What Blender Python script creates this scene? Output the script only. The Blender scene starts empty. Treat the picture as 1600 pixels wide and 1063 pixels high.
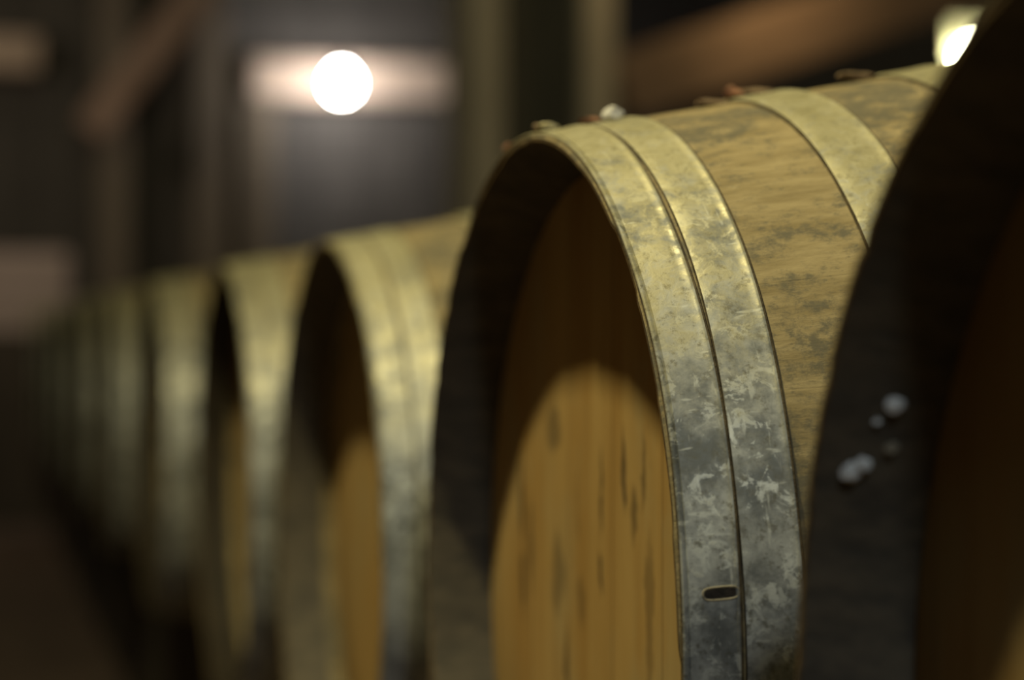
import bpy, bmesh, math, random
from mathutils import Vector, Matrix

random.seed(7)
C = bpy.context.scene.collection
S = bpy.context.scene
PI = math.pi

# ------------------------------------------------------------------ camera
F_PX, CX, CY = 3390.0, 800.0, 531.5
YAW = math.atan(880.0 / F_PX)            # the aisle runs along +Y, barrels lie to the right of it
PITCH = math.atan(16.5 / F_PX)
CAM = Vector((0.0, 0.0, 0.9))
cd = bpy.data.cameras.new('camera')
cd.sensor_fit = 'HORIZONTAL'
cd.sensor_width = 23.6
cd.lens = F_PX / 1600.0 * 23.6
cd.clip_start = 0.02
cd.dof.use_dof = True
cd.dof.focus_distance = 1.09
cd.dof.aperture_fstop = 2.15
cam = bpy.data.objects.new('camera', cd)
C.objects.link(cam)
cam.location = CAM
cam.rotation_euler = (PI / 2 - PITCH, 0, -YAW)
S.camera = cam

# ------------------------------------------------------------------ world, lamps out of frame, exposure
w = bpy.data.worlds.new('world')
S.world = w
w.use_nodes = True
w.node_tree.nodes['Background'].inputs[0].default_value = (0.86, 0.93, 1.0, 1)
w.node_tree.nodes['Background'].inputs[1].default_value = 0.027


def lamp(name, loc, energy, color, radius):
    l = bpy.data.lights.new(name, 'POINT')
    l.energy = energy
    l.color = color
    l.shadow_soft_size = radius
    o = bpy.data.objects.new(name, l)
    C.objects.link(o)
    o.location = loc
    return o


lamp('aisle_lamp_light', (-0.243, 1.27, 2.90), 182, (1.0, 0.87, 0.46), 0.05)
lamp('rear_lamp_light', (0.07, -0.75, 2.35), 31, (0.86, 0.96, 1.0), 0.07)
lamp('loft_lamp_light', (2.30, 5.80, 2.00), 5, (1.0, 0.66, 0.28), 0.05)
lamp('far_lamp_light', (-0.25, 9.2, 2.15), 14, (1.0, 0.82, 0.58), 0.05)

S.view_settings.view_transform = 'Standard'
S.view_settings.look = 'None'
S.view_settings.exposure = 0.18
S.view_settings.gamma = 1.0
S.view_settings.use_curve_mapping = False


# ------------------------------------------------------------------ helpers
def at(px, py, Y):
    """the point of the plane y = Y that the pixel (px, py) of the photograph looks at"""
    f = Vector((math.sin(YAW) * math.cos(PITCH), math.cos(YAW) * math.cos(PITCH), -math.sin(PITCH)))
    r = Vector((math.cos(YAW), -math.sin(YAW), 0))
    u = r.cross(f)
    d = f + r * ((px - CX) / F_PX) + u * ((CY - py) / F_PX)
    return CAM + d * ((Y - CAM.y) / d.y)


def obj(name, bm, mats, parent=None, smooth=True):
    me = bpy.data.meshes.new(name)
    bmesh.ops.recalc_face_normals(bm, faces=bm.faces[:])
    bm.to_mesh(me)
    bm.free()
    for m in (mats if isinstance(mats, (list, tuple)) else [mats]):
        me.materials.append(m)
    if smooth:
        for p in me.polygons:
            p.use_smooth = True
        try:
            me.set_sharp_from_angle(angle=math.radians(35))
        except Exception:
            pass
    o = bpy.data.objects.new(name, me)
    C.objects.link(o)
    if parent:
        o.parent = parent
    return o


def tag(o, label, cat, group=None):
    o['label'] = label
    o['category'] = cat
    if group:
        o['group'] = group
    return o


def empty(name, loc):
    o = bpy.data.objects.new(name, None)
    o.empty_display_size = 0.1
    C.objects.link(o)
    o.location = loc
    return o


def struct(o):
    o['kind'] = 'structure'
    return o


def add_box(bm, lo, hi, bevel=0.0, seg=2):
    b = bmesh.new()
    bmesh.ops.create_cube(b, size=1)
    lo, hi = Vector(lo), Vector(hi)
    for v in b.verts:
        v.co = Vector((lo[i] + (v.co[i] + 0.5) * (hi[i] - lo[i]) for i in range(3)))
    if bevel:
        bmesh.ops.bevel(b, geom=b.edges[:], offset=bevel, segments=seg, affect='EDGES')
    me = bpy.data.meshes.new('tmp')
    b.to_mesh(me)
    b.free()
    bm.from_mesh(me)
    bpy.data.meshes.remove(me)


def add_bar(bm, p, q, width, depth, bevel=0.008, axis=(0, 1, 0)):
    """a squared timber from p to q; depth is measured along axis"""
    p, q = Vector(p), Vector(q)
    t = (q - p).normalized()
    d = Vector(axis)
    d = (d - t * d.dot(t)).normalized()
    s = t.cross(d)
    b = bmesh.new()
    bmesh.ops.create_cube(b, size=1)
    L = (q - p).length
    n = 6
    for v in b.verts:
        v.co = Vector((v.co.x * width, v.co.y * depth, v.co.z * L))
    if bevel:
        bmesh.ops.bevel(b, geom=b.edges[:], offset=bevel, segments=2, affect='EDGES')
    m = Matrix((s, d, t)).transposed().to_4x4()
    m.translation = (p + q) / 2
    b.transform(m)
    me = bpy.data.meshes.new('tmp')
    b.to_mesh(me)
    b.free()
    bm.from_mesh(me)
    bpy.data.meshes.remove(me)


def add_lathe(bm, prof, n, axis='X', offs=None, close=True, mat=None):
    """prof: (axial, radius) pairs; offs(k, i) -> (d_axial, d_radius) for angle step i"""
    rings = []
    for k, (a, r) in enumerate(prof):
        ring = []
        for i in range(n):
            da, dr = offs(k, i) if offs else (0, 0)
            th = 2 * PI * i / n
            y, z = (r + dr) * math.sin(th), (r + dr) * math.cos(th)
            ring.append(bm.verts.new((a + da, y, z) if axis == 'X' else (y, z, a + da)))
        rings.append(ring)
    m = len(prof)
    for k in range(m if close else m - 1):
        A, B = rings[k], rings[(k + 1) % m]
        for i in range(n):
            j = (i + 1) % n
            f = bm.faces.new((A[i], A[j], B[j], B[i]))
            if mat:
                f.material_index = mat(k)
    return rings


# ------------------------------------------------------------------ materials
class NT:
    def __init__(self, name):
        self.m = bpy.data.materials.new(name)
        self.m.use_nodes = True
        self.t = self.m.node_tree
        self.b = self.t.nodes['Principled BSDF']

    def n(self, typ, **kw):
        nd = self.t.nodes.new(typ)
        for k, v in kw.items():
            setattr(nd, k, v)
        return nd

    def put(self, sock, v):
        if hasattr(v, 'is_linked'):
            self.t.links.new(v, sock)
        elif isinstance(v, (int, float)):
            sock.default_value = v
        else:
            v = tuple(v)
            if len(sock.default_value) == 4 and len(v) == 3:
                v = v + (1,)
            sock.default_value = v

    def math(self, op, a, b=None, c=None, clamp=False):
        nd = self.n('ShaderNodeMath', operation=op, use_clamp=clamp)
        for i, v in enumerate((a, b, c)):
            if v is not None:
                self.put(nd.inputs[i], v)
        return nd.outputs[0]

    def mix(self, f, a, b, blend='MIX'):
        nd = self.n('ShaderNodeMix', data_type='RGBA', blend_type=blend)
        self.put(nd.inputs[0], f)
        self.put(nd.inputs[6], a)
        self.put(nd.inputs[7], b)
        return nd.outputs[2]

    def ramp(self, x, lo, hi, a=0.0, b=1.0):
        nd = self.n('ShaderNodeMapRange', interpolation_type='SMOOTHSTEP')
        self.put(nd.inputs[0], x)
        for i, v in enumerate((lo, hi, a, b)):
            self.put(nd.inputs[i + 1], v)
        return nd.outputs[0]

    def coord(self):
        return self.n('ShaderNodeTexCoord').outputs['Object']

    def rnd(self):
        return self.n('ShaderNodeObjectInfo').outputs['Random']

    def noise(self, vec, scale, detail=4, rough=0.6, w=None, dist=0.0):
        nd = self.n('ShaderNodeTexNoise', noise_dimensions='4D' if w is not None else '3D')
        self.put(nd.inputs['Vector'], vec)
        self.put(nd.inputs['Scale'], scale)
        self.put(nd.inputs['Detail'], detail)
        self.put(nd.inputs['Roughness'], rough)
        self.put(nd.inputs['Distortion'], dist)
        if w is not None:
            self.put(nd.inputs['W'], w)
        return nd.outputs[0]

    def voro(self, vec, scale, feature='F1', out='Distance', rnd=1.0):
        nd = self.n('ShaderNodeTexVoronoi', feature=feature)
        self.put(nd.inputs['Vector'], vec)
        self.put(nd.inputs['Scale'], scale)
        self.put(nd.inputs['Randomness'], rnd)
        return nd.outputs[out]

    def sep(self, v):
        nd = self.n('ShaderNodeSeparateXYZ')
        self.put(nd.inputs[0], v)
        return nd.outputs

    def comb(self, x, y, z):
        nd = self.n('ShaderNodeCombineXYZ')
        for i, v in enumerate((x, y, z)):
            self.put(nd.inputs[i], v)
        return nd.outputs[0]

    def scale(self, v, s):
        nd = self.n('ShaderNodeVectorMath', operation='MULTIPLY')
        self.put(nd.inputs[0], v)
        self.put(nd.inputs[1], s)
        return nd.outputs[0]

    def bump(self, h, strength, dist):
        nd = self.n('ShaderNodeBump')
        self.put(nd.inputs['Strength'], strength)
        self.put(nd.inputs['Distance'], dist)
        self.put(nd.inputs['Height'], h)
        self.t.links.new(nd.outputs[0], self.b.inputs['Normal'])

    def done(self, color, rough, metal=0.0, spec=0.5):
        self.put(self.b.inputs['Base Color'], color)
        self.put(self.b.inputs['Roughness'], rough)
        self.put(self.b.inputs['Metallic'], metal)
        self.put(self.b.inputs['Specular IOR Level'], spec)
        return self.m


def cyl_coord(n):
    """(axial, arc length, 0) on a barrel lying along X, plus the turn 0..1"""
    p = n.coord()
    x, y, z = n.sep(p)
    ang = n.math('ARCTAN2', y, z)
    return p, x, ang


NST = 29


def m_stave():
    n = NT('weathered_oak_stave')
    p, x, ang = cyl_coord(n)
    w = n.math('MULTIPLY', n.rnd(), 50)
    arc = n.math('MULTIPLY', ang, 0.33)
    grain_v = n.comb(n.math('MULTIPLY', x, 0.22), arc, 0)
    g1 = n.noise(grain_v, 60, 6, 0.7, w)
    g2 = n.noise(grain_v, 320, 4, 0.65, w)
    blot = n.noise(n.scale(p, (0.8, 1, 1)), 13, 7, 0.74, w, 0.2)
    fine = n.noise(n.scale(p, (0.7, 1, 1)), 110, 6, 0.8, w)
    c = n.mix(n.ramp(g1, 0.35, 0.68), (0.225, 0.175, 0.085), (0.36, 0.29, 0.155))
    d = n.math('ADD', n.math('MULTIPLY', blot, 0.52), n.math('MULTIPLY', fine, 0.48))
    c = n.mix(n.ramp(d, 0.455, 0.56, 0, 0.85), c, (0.105, 0.098, 0.072))
    c = n.mix(n.ramp(g2, 0.56, 0.76, 0, 0.55), c, (0.09, 0.075, 0.05))
    pale = n.noise(n.scale(p, (0.5, 1, 1)), 30, 5, 0.7, n.math('ADD', w, 9))
    c = n.mix(n.ramp(pale, 0.60, 0.72, 0, 0.5), c, (0.50, 0.42, 0.25))
    t = n.math('FRACT', n.math('ADD', n.math('MULTIPLY', ang, NST / (2 * PI)), 40))
    seam = n.math('ABSOLUTE', n.math('SUBTRACT', t, 0.5))
    s = n.ramp(seam, 0.488, 0.498)
    c = n.mix(n.math('MULTIPLY', s, 0.06), c, (0.06, 0.045, 0.025))
    h = n.math('SUBTRACT', n.math('ADD', n.math('MULTIPLY', g2, 0.5), n.math('MULTIPLY', fine, 0.5)), n.math('MULTIPLY', s, 0.1))
    n.bump(h, 0.35, 0.002)
    return n.done(c, 0.8, 0, 0.25)


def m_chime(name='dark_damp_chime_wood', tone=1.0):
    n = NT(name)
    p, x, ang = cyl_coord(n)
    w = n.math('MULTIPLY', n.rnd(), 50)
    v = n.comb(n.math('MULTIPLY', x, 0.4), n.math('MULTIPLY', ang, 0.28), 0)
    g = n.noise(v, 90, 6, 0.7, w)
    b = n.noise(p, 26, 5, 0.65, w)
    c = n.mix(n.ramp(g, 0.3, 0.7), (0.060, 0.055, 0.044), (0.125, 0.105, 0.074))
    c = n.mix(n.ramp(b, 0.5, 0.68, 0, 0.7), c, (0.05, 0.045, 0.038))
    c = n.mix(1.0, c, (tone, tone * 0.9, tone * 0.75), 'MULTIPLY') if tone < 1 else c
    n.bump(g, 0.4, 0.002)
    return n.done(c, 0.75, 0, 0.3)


def m_stave_end():
    n = NT('stave_end_grain')
    p, x, ang = cyl_coord(n)
    g = n.noise(p, 160, 5, 0.7)
    b = n.noise(p, 28, 4, 0.7)
    c = n.mix(n.ramp(g, 0.35, 0.7), (0.08, 0.052, 0.025), (0.19, 0.13, 0.06))
    c = n.mix(n.ramp(b, 0.5, 0.66, 0, 0.8), c, (0.06, 0.045, 0.03))
    return n.done(c, 0.85, 0, 0.2)


def m_head(name, stains=(), tone=1.0):
    n = NT(name)
    p = n.coord()
    x, y, z = n.sep(p)
    w = n.math('MULTIPLY', n.rnd(), 50)
    gv = n.comb(0, y, n.math('MULTIPLY', z, 0.10))
    g1 = n.noise(gv, 26, 5, 0.65, w)
    g2 = n.noise(gv, 170, 4, 0.6, w)
    b = n.noise(n.scale(p, (1, 1, 0.5)), 9, 5, 0.65, w)
    c = n.mix(n.ramp(g1, 0.34, 0.66), (0.46, 0.275, 0.085), (0.58, 0.39, 0.15))
    c = n.mix(n.ramp(b, 0.44, 0.62, 0, 0.65), c, (0.50, 0.385, 0.19))
    c = n.mix(n.ramp(g2, 0.55, 0.8, 0, 0.25), c, (0.2, 0.12, 0.05))
    st = n.noise(n.comb(0, y, n.math('MULTIPLY', z, 0.22)), 42, 5, 0.7, n.math('ADD', w, 5))
    c = n.mix(n.ramp(st, 0.64, 0.74, 0, 0.35), c, (0.05, 0.04, 0.03))
    bd = n.math('FRACT', n.math('ADD', n.math('DIVIDE', y, 0.093), 10.37))
    seam = n.ramp(n.math('ABSOLUTE', n.math('SUBTRACT', bd, 0.5)), 0.486, 0.497)
    c = n.mix(n.math('MULTIPLY', seam, 0.5), c, (0.05, 0.03, 0.015))
    wob = n.math('MULTIPLY', n.math('SUBTRACT', n.noise(p, 34, 3, 0.6), 0.5), 0.018)
    rag = n.noise(n.comb(0, y, n.math('MULTIPLY', z, 0.35)), 75, 5, 0.7)
    for (sy, sz, ry, rz, a) in stains:
        dy = n.math('DIVIDE', n.math('SUBTRACT', n.math('ADD', y, wob), sy), ry)
        dz = n.math('DIVIDE', n.math('SUBTRACT', z, sz), rz)
        d = n.math('ADD', n.math('MULTIPLY', dy, dy), n.math('MULTIPLY', dz, dz))
        d = n.math('ADD', d, n.math('MULTIPLY', n.math('SUBTRACT', 0.55, rag), 2.6))
        c = n.mix(n.ramp(d, 0.25, 1.25, a, 0), c, (0.045, 0.033, 0.02))
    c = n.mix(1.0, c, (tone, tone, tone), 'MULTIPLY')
    n.bump(n.math('SUBTRACT', g2, seam), 0.3, 0.002)
    return n.done(c, 0.72, 0, 0.3)


def m_zinc():
    n = NT('galvanised_hoop_iron')
    p, x, ang = cyl_coord(n)
    w = n.math('MULTIPLY', n.rnd(), 50)
    warp = n.n('ShaderNodeVectorMath', operation='ADD')
    nz = n.n('ShaderNodeTexNoise')
    n.put(nz.inputs['Vector'], p)
    n.put(nz.inputs['Scale'], 45)
    n.put(nz.inputs['Detail'], 4)
    n.put(warp.inputs[0], p)
    n.put(warp.inputs[1], n.scale(nz.outputs['Color'], (0.02, 0.02, 0.02)))
    spang = n.n('ShaderNodeTexVoronoi', voronoi_dimensions='4D')
    n.put(spang.inputs['Vector'], warp.outputs[0])
    n.put(spang.inputs['W'], w)
    n.put(spang.inputs['Scale'], 95)
    sv = n.sep(spang.outputs['Color'])[0]
    big = n.noise(p, 24, 6, 0.7, w)
    fine = n.noise(p, 170, 5, 0.75, w)
    mid = n.noise(p, 78, 5, 0.7, n.math('ADD', w, 3), 0.8)
    c = n.mix(n.ramp(big, 0.36, 0.66), (0.13, 0.140, 0.140), (0.46, 0.475, 0.455))
    c = n.mix(n.math('MULTIPLY', n.ramp(sv, 0.72, 0.80), n.ramp(mid, 0.47, 0.55, 0, 0.75)), c, (0.55, 0.575, 0.545))
    c = n.mix(n.ramp(mid, 0.55, 0.60, 0, 0.6), c, (0.60, 0.625, 0.595))
    c = n.mix(n.ramp(fine, 0.52, 0.66, 0, 0.6), c, (0.12, 0.12, 0.112))
    # hairline scratches in two directions
    for k, (sx, sa, ww) in enumerate(((0.25, 1.0, 1.0), (1.0, 0.18, 7.0))):
        sc = n.noise(n.comb(n.math('MULTIPLY', x, sx), n.math('MULTIPLY', ang, 0.29 * sa), ww), 210, 2, 0.5, w)
        c = n.mix(n.ramp(sc, 0.64, 0.71, 0, 0.55), c, (0.60, 0.62, 0.58))
    rust = n.noise(p, 23, 6, 0.75, n.math('ADD', w, 17))
    c = n.mix(n.ramp(rust, 0.62, 0.74, 0, 0.5), c, (0.30, 0.23, 0.11))
    # yellowish cellar dust lying on the upper side of the hoops
    px, py, pz = n.sep(p)
    up = n.math('DIVIDE', pz, 0.30)
    du = n.math('ADD', up, n.math('MULTIPLY', n.math('SUBTRACT', n.math('ADD', n.math('MULTIPLY', mid, 0.6), n.math('MULTIPLY', big, 0.4)), 0.5), 3.2))
    c = n.mix(n.ramp(du, 0.25, 1.05, 0, 0.78), c, (0.36, 0.32, 0.155))
    c = n.mix(n.ramp(fine, 0.53, 0.66, 0, 0.45), c, (0.12, 0.112, 0.07))
    r = n.ramp(mid, 0.35, 0.65, 0.66, 0.48)
    n.bump(n.math('ADD', n.math('MULTIPLY', mid, 0.7), n.math('MULTIPLY', fine, 0.3)), 0.22, 0.0016)
    return n.done(c, r, 0.35, 0.5)


def m_plain(name, a, b, scale=12, rough=0.8, stretch=(1, 1, 1), spec=0.3):
    n = NT(name)
    p = n.scale(n.coord(), stretch)
    g = n.noise(p, scale, 6, 0.68)
    n.bump(n.noise(p, scale * 4, 4, 0.6), 0.3, 0.004)
    return n.done(n.mix(n.ramp(g, 0.32, 0.7), a, b), rough, 0, spec)


def m_boards(name, a, b, width, axis):
    """boards laid side by side along the given object axis (0 or 1)"""
    n = NT(name)
    p = n.coord()
    s = n.sep(p)
    t = n.math('ADD', n.math('DIVIDE', s[axis], width), 500.3)
    fr = n.math('FRACT', t)
    wn = n.n('ShaderNodeTexWhiteNoise', noise_dimensions='1D')
    n.put(wn.inputs['W'], n.math('FLOOR', t))
    st = (1, 0.1, 1) if axis == 0 else (0.1, 1, 1)
    if name.endswith('wall'):
        st = (1, 1, 0.12)
    g = n.noise(n.scale(p, st), 22, 6, 0.68)
    c = n.mix(n.ramp(g, 0.3, 0.7), a, b)
    c = n.mix(n.math('MULTIPLY', wn.outputs[0], 0.5), c, a)
    sm = n.ramp(n.math('ABSOLUTE', n.math('SUBTRACT', fr, 0.5)), 0.47, 0.492)
    c = n.mix(n.math('MULTIPLY', sm, 0.8), c, (0.01, 0.009, 0.008))
    n.bump(n.math('SUBTRACT', g, sm), 0.4, 0.006)
    return n.done(c, 0.85, 0, 0.2)


def m_emit(name, col, strength):
    n = NT(name)
    n.b.inputs['Emission Color'].default_value = col + (1,)
    n.b.inputs['Emission Strength'].default_value = strength
    return n.done((0.9, 0.9, 0.9), 0.3)


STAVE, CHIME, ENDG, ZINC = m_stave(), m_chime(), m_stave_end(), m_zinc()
HEAD = m_head('oak_head_boards')
HEDGE = m_plain('shaded_hoop_edge', (0.05, 0.04, 0.025), (0.13, 0.10, 0.055), 90, 0.85)  # shadow line beside the hoops, painted onto their edge faces
DARKHOLE = m_plain('shadowed_slot_iron', (0.02, 0.018, 0.014), (0.05, 0.04, 0.03), 200)
LIP = m_plain('bent_slot_lip', (0.20, 0.18, 0.13), (0.32, 0.29, 0.22), 150, 0.5)
DARKWOOD = m_plain('smoke_dark_timber', (0.055, 0.046, 0.04), (0.10, 0.082, 0.068), 9, 0.85, (1, 1, 0.15))
POSTWOOD = m_plain('dusty_post_timber', (0.23, 0.21, 0.175), (0.34, 0.31, 0.26), 9, 0.85, (1, 1, 0.15))
COREWOOD = m_plain('dark_post_core', (0.030, 0.029, 0.024), (0.055, 0.052, 0.042), 9, 0.85, (1, 1, 0.15))  # recessed core, much darker in tone than the edge planks
BRACEWOOD = m_plain('red_brown_brace_timber', (0.095, 0.066, 0.050), (0.15, 0.105, 0.08), 9, 0.8, (0.3, 1, 0.3))
PINKWOOD = m_plain('pinkish_beam_timber', (0.42, 0.33, 0.28), (0.58, 0.46, 0.39), 7, 0.8, (0.2, 1, 1))
RAILWOOD = m_plain('old_sleeper_timber', (0.05, 0.04, 0.032), (0.10, 0.082, 0.062), 12, 0.9, (1, 0.12, 1))

# ------------------------------------------------------------------ the setting
FACE_X = 0.337          # plane of the barrel heads' rims
bm = bmesh.new()
add_box(bm, (-3.6, -4.1, -0.1), (6.1, 11.2, 0.0))
struct(obj('floor', bm, m_plain('trodden_earth_floor', (0.085, 0.058, 0.042), (0.16, 0.115, 0.085), 5, 0.9), smooth=False))
wallm = m_boards('grey_board_wall', (0.072, 0.066, 0.064), (0.135, 0.124, 0.120), 0.16, 0)
sidem = m_boards('brown_board_side_wall', (0.05, 0.042, 0.035), (0.10, 0.085, 0.07), 0.18, 1)
bm = bmesh.new()
add_box(bm, (-3.6, 11.0, 0.0), (6.1, 11.1, 3.8))
struct(obj('wall_back', bm, wallm, smooth=False))
bm = bmesh.new()
add_box(bm, (-3.6, -4.1, 0.0), (6.1, -4.0, 3.8))
struct(obj('wall_front', bm, sidem, smooth=False))
bm = bmesh.new()
add_box(bm, (-3.6, -4.0, 0.0), (-3.5, 11.0, 3.8))
struct(obj('wall_left', bm, sidem, smooth=False))
bm = bmesh.new()
add_box(bm, (6.0, -4.0, 0.0), (6.1, 11.0, 3.8))
struct(obj('wall_right', bm, sidem, smooth=False))
bm = bmesh.new()
add_box(bm, (-3.6, -4.1, 3.8), (6.1, 11.1, 3.9))
struct(obj('ceiling', bm, m_boards('dark_board_ceiling', (0.04, 0.034, 0.03), (0.08, 0.066, 0.055), 0.2, 0), smooth=False))

# ------------------------------------------------------------------ barrels
L, R_END, R_MID = 0.95, 0.2835, 0.350


def rad(a):
    d = min(a, L - a)                    # straight taper at the ends, rounded over the bilge
    if d < 0.27:
        return R_END + 0.182 * d
    u = (d - 0.27) / 0.205
    return R_END + 0.182 * 0.27 + 0.182 * 0.205 * (u - u * u / 2)


NA = NST * 8
stave_jit = [(random.uniform(-0.0014, 0.0014), random.uniform(-0.0003, 0.0003)) for _ in range(NST)]


def stave_offs(k, i):
    # each stave a little proud of or behind its neighbours, seams slightly sunk
    s, q = divmod(i, 8)
    da, dr = stave_jit[s]
    if q == 0:
        return (da * 0.3, -0.0002)
    return (da, dr)


def staves_mesh():
    bm = bmesh.new()
    outer = [(0.0, rad(0.0) - 0.0012), (0.0012, rad(0.001))] + [(L * k / 40.0, rad(L * k / 40.0)) for k in range(1, 40)]
    outer += [(L - 0.0012, rad(0.001)), (L, rad(L) - 0.0012)]
    inner = [(L, 0.2765), (L - 0.045, 0.2655), (L - 0.10, 0.272), (L / 2, 0.322), (0.10, 0.272), (0.045, 0.2655), (0.0012, 0.2792), (0.0, 0.2802)]
    prof = outer + inner
    no = len(outer)

    def mat(k):
        if k == no - 1 or k >= len(prof) - 2:
            return 2
        if k == no or k == len(prof) - 3:
            return 1
        return 0
    add_lathe(bm, prof, NA, offs=lambda k, i: stave_offs(k, i) if (k < no or k > no + 5) else (0, 0), mat=mat)
    return bm


def head_mesh(flip=False):
    bm = bmesh.new()
    n = 96
    r0 = 0.2668
    prof = [(0.0, r0), (-0.002, r0 - 0.004), (-0.0022, r0 * 0.66), (-0.0022, r0 * 0.33)]
    x0 = 0.045
    back = [(0.02, r0 * 0.33), (0.02, r0 * 0.66), (0.02, r0)]
    allp = [(x0 + a, r) for a, r in prof] + [(x0 + a, r) for a, r in back]
    rings = add_lathe(bm, allp, n, close=False)
    for i in range(n):
        bm.faces.new((rings[-1][i], rings[-1][(i + 1) % n], rings[0][(i + 1) % n], rings[0][i]))
    for ring in (rings[3], rings[4]):
        bm.faces.new(ring)
    if flip:
        bm.transform(Matrix.Translation((L, 0, 0)) @ Matrix.Diagonal((-1, 1, 1, 1)))
    return bm


def hoop_mesh(a0, a1, bead):
    bm = bmesh.new()
    t = 0.0019 if a0 < 0.1 else 0.0030
    k = 8
    pts = []
    for i in range(k + 1):
        a = a0 + (a1 - a0) * i / k
        pts.append((a, rad(a) + t))
    o = [(a0, rad(a0) + 0.0003), (a0 + 0.0004, rad(a0) + t * 0.8)]
    if bead:
        o += [(a0 + 0.0012, rad(a0) + t + 0.0003), (a0 + 0.0026, rad(a0) + t + 0.0003), (a0 + 0.0034, rad(a0) + t - 0.0002)]
    o += pts[1:-1]
    o += [(a1 - 0.0030, rad(a1) + t), (a1 - 0.0020, rad(a1) + t + 0.0001), (a1 - 0.0010, rad(a1) + t),
          (a1 - 0.0002, rad(a1) + t * 0.6), (a1, rad(a1) - 0.0004)]
    inn = [(a1 - 0.002, rad(a1) - 0.0006), ((a0 + a1) / 2, rad((a0 + a1) / 2) - 0.0006), (a0 + 0.002, rad(a0) - 0.0006)]
    ph = random.uniform(0, 6)

    def offs(k, i):
        th = 2 * PI * i / 180
        return (0.0006 * math.sin(3 * th + ph) + 0.0004 * math.sin(7 * th + 2 * ph), 0.0002 * math.sin(11 * th))
    no = len(o)
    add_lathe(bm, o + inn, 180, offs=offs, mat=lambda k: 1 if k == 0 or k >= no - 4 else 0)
    return bm


HOOPS = [(0.0004, 0.0298, True), (0.0306, 0.0605, False), (0.122, 0.158, False), (0.216, 0.256, False)]


def make_barrel():
    root = empty('wine_barrel', (0, 0, 0))
    obj('staves', staves_mesh(), [STAVE, CHIME, ENDG], root)
    obj('head', head_mesh(), HEAD, root)
    obj('head', head_mesh(True), HEAD, root)
    for a0, a1, bead in HOOPS:
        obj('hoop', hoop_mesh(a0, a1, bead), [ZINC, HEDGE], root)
    for a0, a1, bead in HOOPS:
        b = hoop_mesh(a0, a1, bead)
        b.transform(Matrix.Translation((L, 0, 0)) @ Matrix.Diagonal((-1, 1, 1, 1)))
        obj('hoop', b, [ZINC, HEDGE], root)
    return root


def dup(root):
    r = root.copy()
    C.objects.link(r)
    for ch in root.children:
        c = ch.copy()
        C.objects.link(c)
        c.parent = r
    return r


# (distance along the aisle, axis height below the camera, tilt of the axis, turn, label)
G = 'oak wine barrels in the row'
ROW = [
    (0.549, 0.150, 0.0, 0.0, 'nearest dark barrel at right edge, unlit head and white mould flecks inside its rim'),
    (1.261, 0.168, 0.0, 0.0, 'oak barrel in sharp focus with mottled zinc hoops and half lit tan head'),
    (1.995, 0.203, 0.0, 0.0, 'blurred oak barrel directly behind the sharply focused one'),
    (2.780, 0.203, 0.0, 0.0, 'oak barrel second beyond the sharply focused one, bright yellow hooped side'),
    (3.800, 0.203, 0.0, 0.0, 'oak barrel third beyond the sharply focused one, narrow grey lit side'),
    (4.860, 0.203, 0.0, 0.0, 'oak barrel fourth beyond the sharply focused one, thin blurred strip'),
    (5.760, 0.203, 0.0, 0.0, 'oak barrel fifth beyond the sharply focused one in dim light'),
    (6.600, 0.203, 0.0, 0.0, 'oak barrel sixth beyond the sharply focused one in the blurred distance'),
    (7.450, 0.203, 0.0, 0.0, 'oak barrel last but two at the far end of the row'),
    (8.300, 0.203, 0.0, 0.0, 'oak barrel last but one at the far end of the row'),
    (9.200, 0.203, 0.0, 0.0, 'farthest oak barrel ending the row at the left'),
]
proto = make_barrel()
barrels = []
for i, (Y, dz, tilt, turn, label) in enumerate(ROW):
    b = proto if i == 0 else dup(proto)
    b.location = (FACE_X, Y, CAM.z - dz)
    b.rotation_euler = (0, math.radians(tilt), math.radians(turn))
    tag(b, label, 'barrel', G)
    barrels.append(b)

# the sharp barrel: its own stained head board and a slot punched through the chime hoop
HEAD_STAINED = m_head('stained_oak_head_boards', [
    (0.175, 0.050, 0.008, 0.035, 0.8), (0.172, -0.005, 0.007, 0.030, 0.7), (0.150, 0.020, 0.010, 0.04, 0.4),
    (-0.012, 0.070, 0.004, 0.035, 0.75), (-0.010, 0.022, 0.004, 0.016, 0.8), (-0.056, 0.085, 0.005, 0.030, 0.85),
    (-0.075, 0.062, 0.009, 0.022, 0.6), (-0.095, 0.090, 0.005, 0.026, 0.6), (-0.105, 0.010, 0.010, 0.05, 0.4),
    (0.095, 0.104, 0.020, 0.018, 0.5), (0.065, -0.045, 0.006, 0.030, 0.7), (0.085, 0.010, 0.020, 0.03, 0.45), (0.03, 0.0, 0.012, 0.02, 0.35)])
FAR_CHIME = m_chime('darker_chime_wood', 0.32)  # inner rims of the far barrels, a darker tone of the chime wood
far_chime_mesh = None
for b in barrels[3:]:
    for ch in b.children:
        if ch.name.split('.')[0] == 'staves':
            if far_chime_mesh is None:
                far_chime_mesh = ch.data.copy()
                far_chime_mesh.materials[1] = FAR_CHIME
            ch.data = far_chime_mesh
HEAD_SHADED = m_head('shaded_head_boards', tone=0.5)  # same boards toned down, the nearest head's shade painted into the colour
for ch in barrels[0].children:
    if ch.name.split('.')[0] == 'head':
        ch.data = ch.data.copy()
        ch.data.materials[0] = HEAD_SHADED
sharp = barrels[1]
for ch in sharp.children:
    if ch.name.split('.')[0] == 'head':
        ch.data = ch.data.copy()
        ch.data.materials[0] = HEAD_STAINED


for b in barrels[2:5]:                  # these heads sit a little deeper in their rims
    for ch in b.children:
        if ch.name.split('.')[0] == 'head':
            ch.location.x = 0.013 if ch.data.vertices[0].co.x < L / 2 else -0.013


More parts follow.
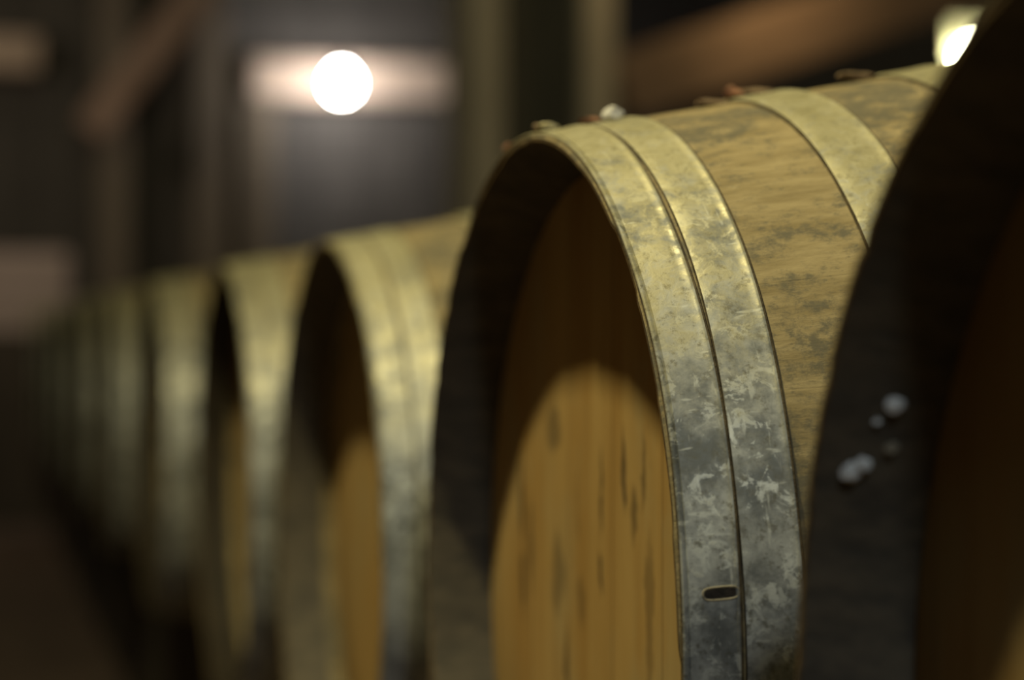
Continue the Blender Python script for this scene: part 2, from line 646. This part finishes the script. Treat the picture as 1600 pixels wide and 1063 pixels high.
def on_barrel(a, phi, h=0.0):
    """local point on the barrel's outside, phi = height angle above the camera side"""
    r = rad(a) + h
    return Vector((a, -r * math.cos(phi), r * math.sin(phi)))


front_hoop = [c for c in sharp.children if c.name.split('.')[0] == 'hoop'][0]
bm = bmesh.new()
phi = math.radians(8.4)
ny = Vector((0, -math.cos(phi), math.sin(phi)))
tz = Vector((0, math.sin(phi), math.cos(phi)))


def slot_ring(grow, h, n=28):
    out = []
    for i in range(n):
        t = 2 * PI * i / n
        cx, cy = math.cos(t), math.sin(t)
        hx, hy = 0.0084 + grow, 0.0029 + grow
        ex, ey = (abs(cx) ** 0.5) * math.copysign(hx, cx), (abs(cy) ** 0.7) * math.copysign(hy, cy)
        out.append(bm.verts.new(on_barrel(0.0190 + ex, phi, h) + tz * (ey + 0.06 * ex)))
    return out


rs = [slot_ring(0.0007, 0.0016), slot_ring(0.0005, 0.0023), slot_ring(0.0001, 0.0025), slot_ring(-0.0005, 0.0020)]
for A, B in zip(rs, rs[1:]):
    for i in range(28):
        bm.faces.new((A[i], A[(i + 1) % 28], B[(i + 1) % 28], B[i]))
for f in bm.faces:
    f.material_index = 0
cap = bm.faces.new(rs[-1])
cap.material_index = 1
slot = obj('hoop_slot', bm, [LIP, DARKHOLE], front_hoop)
slot['label'] = 'dark punched slot with a bright lip in the hoop'


def crumb(bm, c, r, squash=(1, 1, 1), seed=0, sub=2):
    rnd = random.Random(seed)
    b = bmesh.new()
    bmesh.ops.create_icosphere(b, subdivisions=sub, radius=r)
    fr = [Vector((rnd.uniform(-1, 1), rnd.uniform(-1, 1), rnd.uniform(-1, 1))) for _ in range(5)]
    for v in b.verts:
        d = v.co.normalized()
        k = 1 + sum(0.16 * math.sin(5 * d.dot(f) + 3 * f.x) for f in fr) * 0.8
        v.co = Vector((v.co.x * k * squash[0], v.co.y * k * squash[1], v.co.z * k * squash[2]))
    b.transform(Matrix.Translation(c))
    me = bpy.data.meshes.new('tmp')
    b.to_mesh(me)
    b.free()
    bm.from_mesh(me)
    bpy.data.meshes.remove(me)


# mould flecks on the inside of the nearest barrel's rim
MOULD = m_plain('white_mould', (0.55, 0.56, 0.55), (0.85, 0.87, 0.86), 200, 0.9)
near = barrels[0]
for k, (a, deg, r) in enumerate(((0.0255, 26.4, 0.0042), (0.0135, 19.8, 0.0047), (0.0175, 20.5, 0.0036), (0.0195, 24.6, 0.0016), (0.027, 22.4, 0.0028))):
    ph = math.radians(deg)
    rr = 0.2775 - (0.2775 - 0.2655) * a / 0.045
    bm = bmesh.new()
    crumb(bm, Vector((a, rr * math.cos(ph), rr * math.sin(ph))), r, (1, 0.55, 0.9), k)
    m = obj('mould_fleck', bm, MOULD if k != 4 else LIP, near)
    m['label'] = 'white mould fleck' if k != 4 else 'yellowish mould fleck'

# ------------------------------------------------------------------ crumbs on top of the sharp barrel
DIRT = m_plain('dry_dirt', (0.11, 0.075, 0.045), (0.25, 0.18, 0.11), 120, 0.9)
RUSTY = m_plain('rusty_flake', (0.20, 0.09, 0.05), (0.36, 0.19, 0.11), 120, 0.85)
PALE = m_plain('pale_plaster', (0.62, 0.60, 0.56), (0.85, 0.85, 0.82), 90, 0.8)
CREAM = m_plain('cream_dust_lump', (0.45, 0.40, 0.24), (0.6, 0.55, 0.36), 90, 0.85)


def top_thing(name, a, deg, r, squash, mat, label, cat, seed):
    """a crumb resting on the sharp barrel, deg = angle past the top towards the far side"""
    ph = math.radians(90 - deg)
    r0 = rad(a) + (0.0022 if any(h[0] <= a <= h[1] for h in HOOPS) else 0.0)
    q = Vector((a, r0 * math.cos(ph) , r0 * math.sin(ph)))
    bm = bmesh.new()
    crumb(bm, Vector((0, 0, r * squash[2] * 0.8)), r, squash, seed)
    o = obj(name, bm, mat)
    o.location = sharp.location + q
    o.rotation_euler = (-math.radians(deg), 0, 0)
    return tag(o, label, cat, 'crumbs on top of the sharp barrel')


top_thing('plaster_crumb', 0.050, -2.5, 0.0062, (1.0, 0.9, 0.72), PALE, 'white rounded plaster crumb on top of the sharply focused barrel', 'crumb', 3)
top_thing('rust_flake', 0.034, -3, 0.0036, (1.5, 1, 0.55), RUSTY, 'small brown flake left of the white crumb on the barrel hoop', 'flake', 4)
top_thing('dust_lump', 0.0085, -2.8, 0.0042, (1.5, 1, 0.55), CREAM, 'cream dust lump on the front top edge of the sharp barrel', 'lump', 5)
top_thing('dirt_crumb', 0.004, -1.6, 0.0034, (1, 1.2, 0.8), DIRT, 'tiny brown dirt crumb on the rim just left of the cream lump', 'crumb', 6)
top_thing('dirt_crumb', 0.004, 12.3, 0.0036, (1, 1.2, 0.8), RUSTY, 'lone pinkish crumb on the left shoulder of the sharp barrel rim', 'crumb', 7)
top_thing('dirt_clod', 0.112, -3, 0.0050, (2.2, 1, 0.5), DIRT, 'flat dark dirt clod on barrel top before the second hoop', 'clod', 8)
top_thing('rust_flake', 0.126, -2.5, 0.0055, (1.2, 1, 0.8), RUSTY, 'reddish rust flake standing on the second hoop of the sharp barrel', 'flake', 9)
top_thing('dirt_clod', 0.141, -2.5, 0.0050, (2.4, 1, 0.45), DIRT, 'flat grey dirt clod just right of the reddish flake', 'clod', 10)
top_thing('dirt_clod', 0.206, -3, 0.0062, (1.9, 1, 0.6), DIRT, 'dark dirt clod beside the third hoop near the dark barrel', 'clod', 11)

# ------------------------------------------------------------------ bearer timbers under the row
for a, w_, near_, lab in ((0.17, 0.14, True, 'dark bearer timber under the front ends of the two nearest barrels'),
                          (0.78, 0.14, True, 'dark bearer timber under the back ends of the two nearest barrels'),
                          (0.17, 0.14, False, 'long dark bearer timber under the front ends of the receding barrels'),
                          (0.78, 0.14, False, 'long dark bearer timber under the back ends of the receding barrels')):
    bm = bmesh.new()
    rows = ROW[:2] if near_ else ROW[2:]
    y0, y1 = rows[0][0] - (0.5 if near_ else 0.33), rows[-1][0] + (0.36 if near_ else 0.45)
    rings = []
    for Y, dz in ((y0, rows[0][1] - (rows[-1][1] - rows[0][1]) / (rows[-1][0] - rows[0][0]) * (rows[0][0] - y0)),
                  (y1, rows[-1][1] + (rows[-1][1] - rows[0][1]) / (rows[-1][0] - rows[0][0]) * (y1 - rows[-1][0]))):
        zt = CAM.z - dz - rad(a + w_ / 2 if a < L / 2 else a - w_ / 2) - 0.0042
        rings.append([bm.verts.new((FACE_X + a + sx * w_ / 2, Y, z)) for sx, z in ((-1, 0.0), (1, 0.0), (1, zt), (-1, zt))])
    for i in range(4):
        bm.faces.new((rings[0][i], rings[0][(i + 1) % 4], rings[1][(i + 1) % 4], rings[1][i]))
    bm.faces.new(rings[0])
    bm.faces.new(rings[1])
    tag(obj('bearer_timber', bm, RAILWOOD, smooth=False), lab, 'beam', 'bearer timbers under the barrels')

# ------------------------------------------------------------------ big post and brace behind the row
YP = 6.0
pl, pr = at(738, 300, YP).x, at(962, 300, YP).x
post = tag(empty('timber_post', ((pl + pr) / 2, YP, 0)), 'broad dark timber post with two paler edge planks behind the sharp barrel', 'post')
hw = (pr - pl) / 2
bm = bmesh.new()
add_box(bm, (-hw + 0.02, 0.07, 0), (hw - 0.02, 0.27, 3.8), 0.01)
obj('core', bm, COREWOOD, post, False)
for s in (-1, 1):
    bm = bmesh.new()
    x0, x1 = sorted((s * hw, s * (hw - 0.092)))
    add_box(bm, (x0, 0.0, 0), (x1, 0.34, 3.8), 0.008)
    obj('edge_plank', bm, POSTWOOD, post, False)

bm = bmesh.new()
p0, p1 = at(962, 142, YP + 0.1), at(2560, -381, YP + 0.1)
add_bar(bm, p0, p1, 0.20, 0.14)
tag(obj('timber_brace', bm, BRACEWOOD, smooth=False), 'orange brown diagonal brace rising right from the broad post', 'brace')

# ------------------------------------------------------------------ framing in front of the end wall
bm = bmesh.new()
a, b = at(395, 120, 10.88), at(800, 120, 10.88)
z0, z1 = at(500, 153, 10.88).z, at(500, 92, 10.88).z
add_box(bm, (a.x, 10.88, z0), (b.x + 0.6, 11.0, z1), 0.01)
tag(obj('timber_beam', bm, PINKWOOD, smooth=False), 'pale pinkish horizontal beam behind the round glowing lamp', 'beam')

bm = bmesh.new()
a, b = at(-120, 85, 10.7), at(60, 85, 10.7)
z0, z1 = at(30, 112, 10.7).z, at(30, 58, 10.7).z
add_box(bm, (-3.49, 10.6, z0), (b.x, 11.0, z1), 0.01)
tag(obj('timber_beam', bm, PINKWOOD, smooth=False), 'pale horizontal beam end at the upper left edge of the photo', 'beam')

for x0, x1, lab in ((155, 207, 'dim timber stud on end wall below the left brace'),
                    (308, 360, 'dim timber stud on end wall, middle of the three'),
                    (382, 436, 'dim timber stud on end wall nearest the glowing lamp')):
    a, b = at(x0, 300, 10.65).x, at(x1, 300, 10.65).x
    bm = bmesh.new()
    add_box(bm, (a, 10.75, 0), (b, 11.0, 3.8 if x0 < 380 else at(400, 150, 10.75).z), 0.008)
    tag(obj('timber_stud', bm, m_plain('dim_stud_timber', (0.13, 0.105, 0.085), (0.20, 0.165, 0.13), 9, 0.85, (1, 1, 0.15)) if x0 == 155 else bpy.data.materials['dim_stud_timber'],
            smooth=False), lab, 'stud', 'timber studs on the end wall')

bm = bmesh.new()
add_bar(bm, at(140, 205, 10.3), at(633, -433, 10.3), 0.155, 0.14)
tag(obj('timber_brace', bm, m_plain('reddish_far_brace', (0.26, 0.18, 0.15), (0.38, 0.27, 0.23), 9, 0.8), smooth=False), 'reddish diagonal brace at the upper left rising to the right', 'brace')

# boarded bin at the far end of the aisle
x0, x1 = at(-60, 420, 10.2).x, at(108, 420, 10.2).x
zt = at(60, 392, 10.2).z
bin_ = tag(empty('plank_bin', ((x0 + x1) / 2, 10.45, 0)), 'pinkish grey boarded bin beyond the far end of the barrel row', 'bin')
PINKBOARD = m_plain('pinkish_grey_board', (0.42, 0.34, 0.34), (0.58, 0.48, 0.48), 9, 0.85, (0.15, 1, 1))
h = (x1 - x0) / 2
bm = bmesh.new()
nb = 4
zb = at(60, 520, 10.2).z
for k in range(nb):
    z0, z1 = zb + (zt - zb) * k / nb + 0.004, zb + (zt - zb) * (k + 1) / nb - 0.004
    add_box(bm, (-h, -0.25, z0), (h, -0.225, z1), 0.003)
    add_box(bm, (-h, 0.225, z0), (h, 0.25, z1), 0.003)
    add_box(bm, (-h, -0.225, z0), (-h + 0.025, 0.225, z1), 0.003)
    add_box(bm, (h - 0.025, -0.225, z0), (h, 0.225, z1), 0.003)
obj('board_side', bm, PINKBOARD, bin_, False)
for sx in (-1, 1):
    for sy in (-1, 1):
        bm = bmesh.new()
        xx, yy = sx * (h - 0.05), sy * 0.2
        add_box(bm, (xx - 0.025, yy - 0.025, zb), (xx + 0.025, yy + 0.025, zt), 0.003)
        obj('corner_post', bm, PINKBOARD, bin_, False)
bm = bmesh.new()
add_box(bm, (-h, -0.25, 0), (h, 0.25, zb), 0.006)
obj('plinth', bm, DARKWOOD, bin_, False)


# ------------------------------------------------------------------ the two glowing lamps
def bulb_lamp(px, py, Y, r, col, strength, label, cord_top, shade_col):
    c = at(px, py, Y)
    root = tag(empty('pendant_lamp', c), label, 'lamp')
    bm = bmesh.new()
    prof = [(-r, 0.0005), (-r * 0.92, r * 0.40), (-r * 0.70, r * 0.72), (-r * 0.35, r * 0.94), (0, r), (r * 0.35, r * 0.94),
            (r * 0.7, r * 0.74), (r * 1.05, r * 0.46), (r * 1.25, r * 0.36), (r * 1.25, 0.0005)]
    add_lathe(bm, prof, 32, axis='Z', close=False)
    obj('bulb', bm, m_emit('glowing_glass_' + shade_col, col, strength), root)
    bm = bmesh.new()
    add_lathe(bm, [(r * 1.15, 0.0005), (r * 1.15, r * 0.42), (r * 1.9, r * 0.45), (r * 2.1, r * 0.25), (r * 2.1, 0.0005)], 24, axis='Z', close=False)
    obj('socket', bm, DARKWOOD, root)
    if shade_col == 'yellow':  # board added for the glow above the bulb, yellow put into its colour
        bm = bmesh.new()
        add_box(bm, (-r * 1.1, r * 1.5, r * 0.2), (r * 1.6, r * 1.8, r * 3.2), 0.004)
        add_box(bm, (-r * 0.2, r * 0.2, r * 1.4), (r * 0.2, r * 1.55, r * 1.8), 0.002)
        obj('glow_board', bm, m_plain('glow_tinted_board', (0.55, 0.52, 0.36), (0.7, 0.67, 0.5)), root, False)
    bm = bmesh.new()
    add_lathe(bm, [(r * 2.05, 0.004), (cord_top - c.z, 0.004)], 10, axis='Z', close=False)
    obj('cord', bm, DARKWOOD, root)
    return root


bulb_lamp(534, 131, 10.58, 0.056, (1.0, 0.95, 0.86), 110, 'round glowing white lamp hanging before the pale beam', 3.8, 'white')
bulb_lamp(1520, 92, 7.0, 0.046, (1.0, 0.98, 0.62), 60, 'glowing yellowish lamp half hidden by the nearest dark barrel', 3.8, 'yellow')
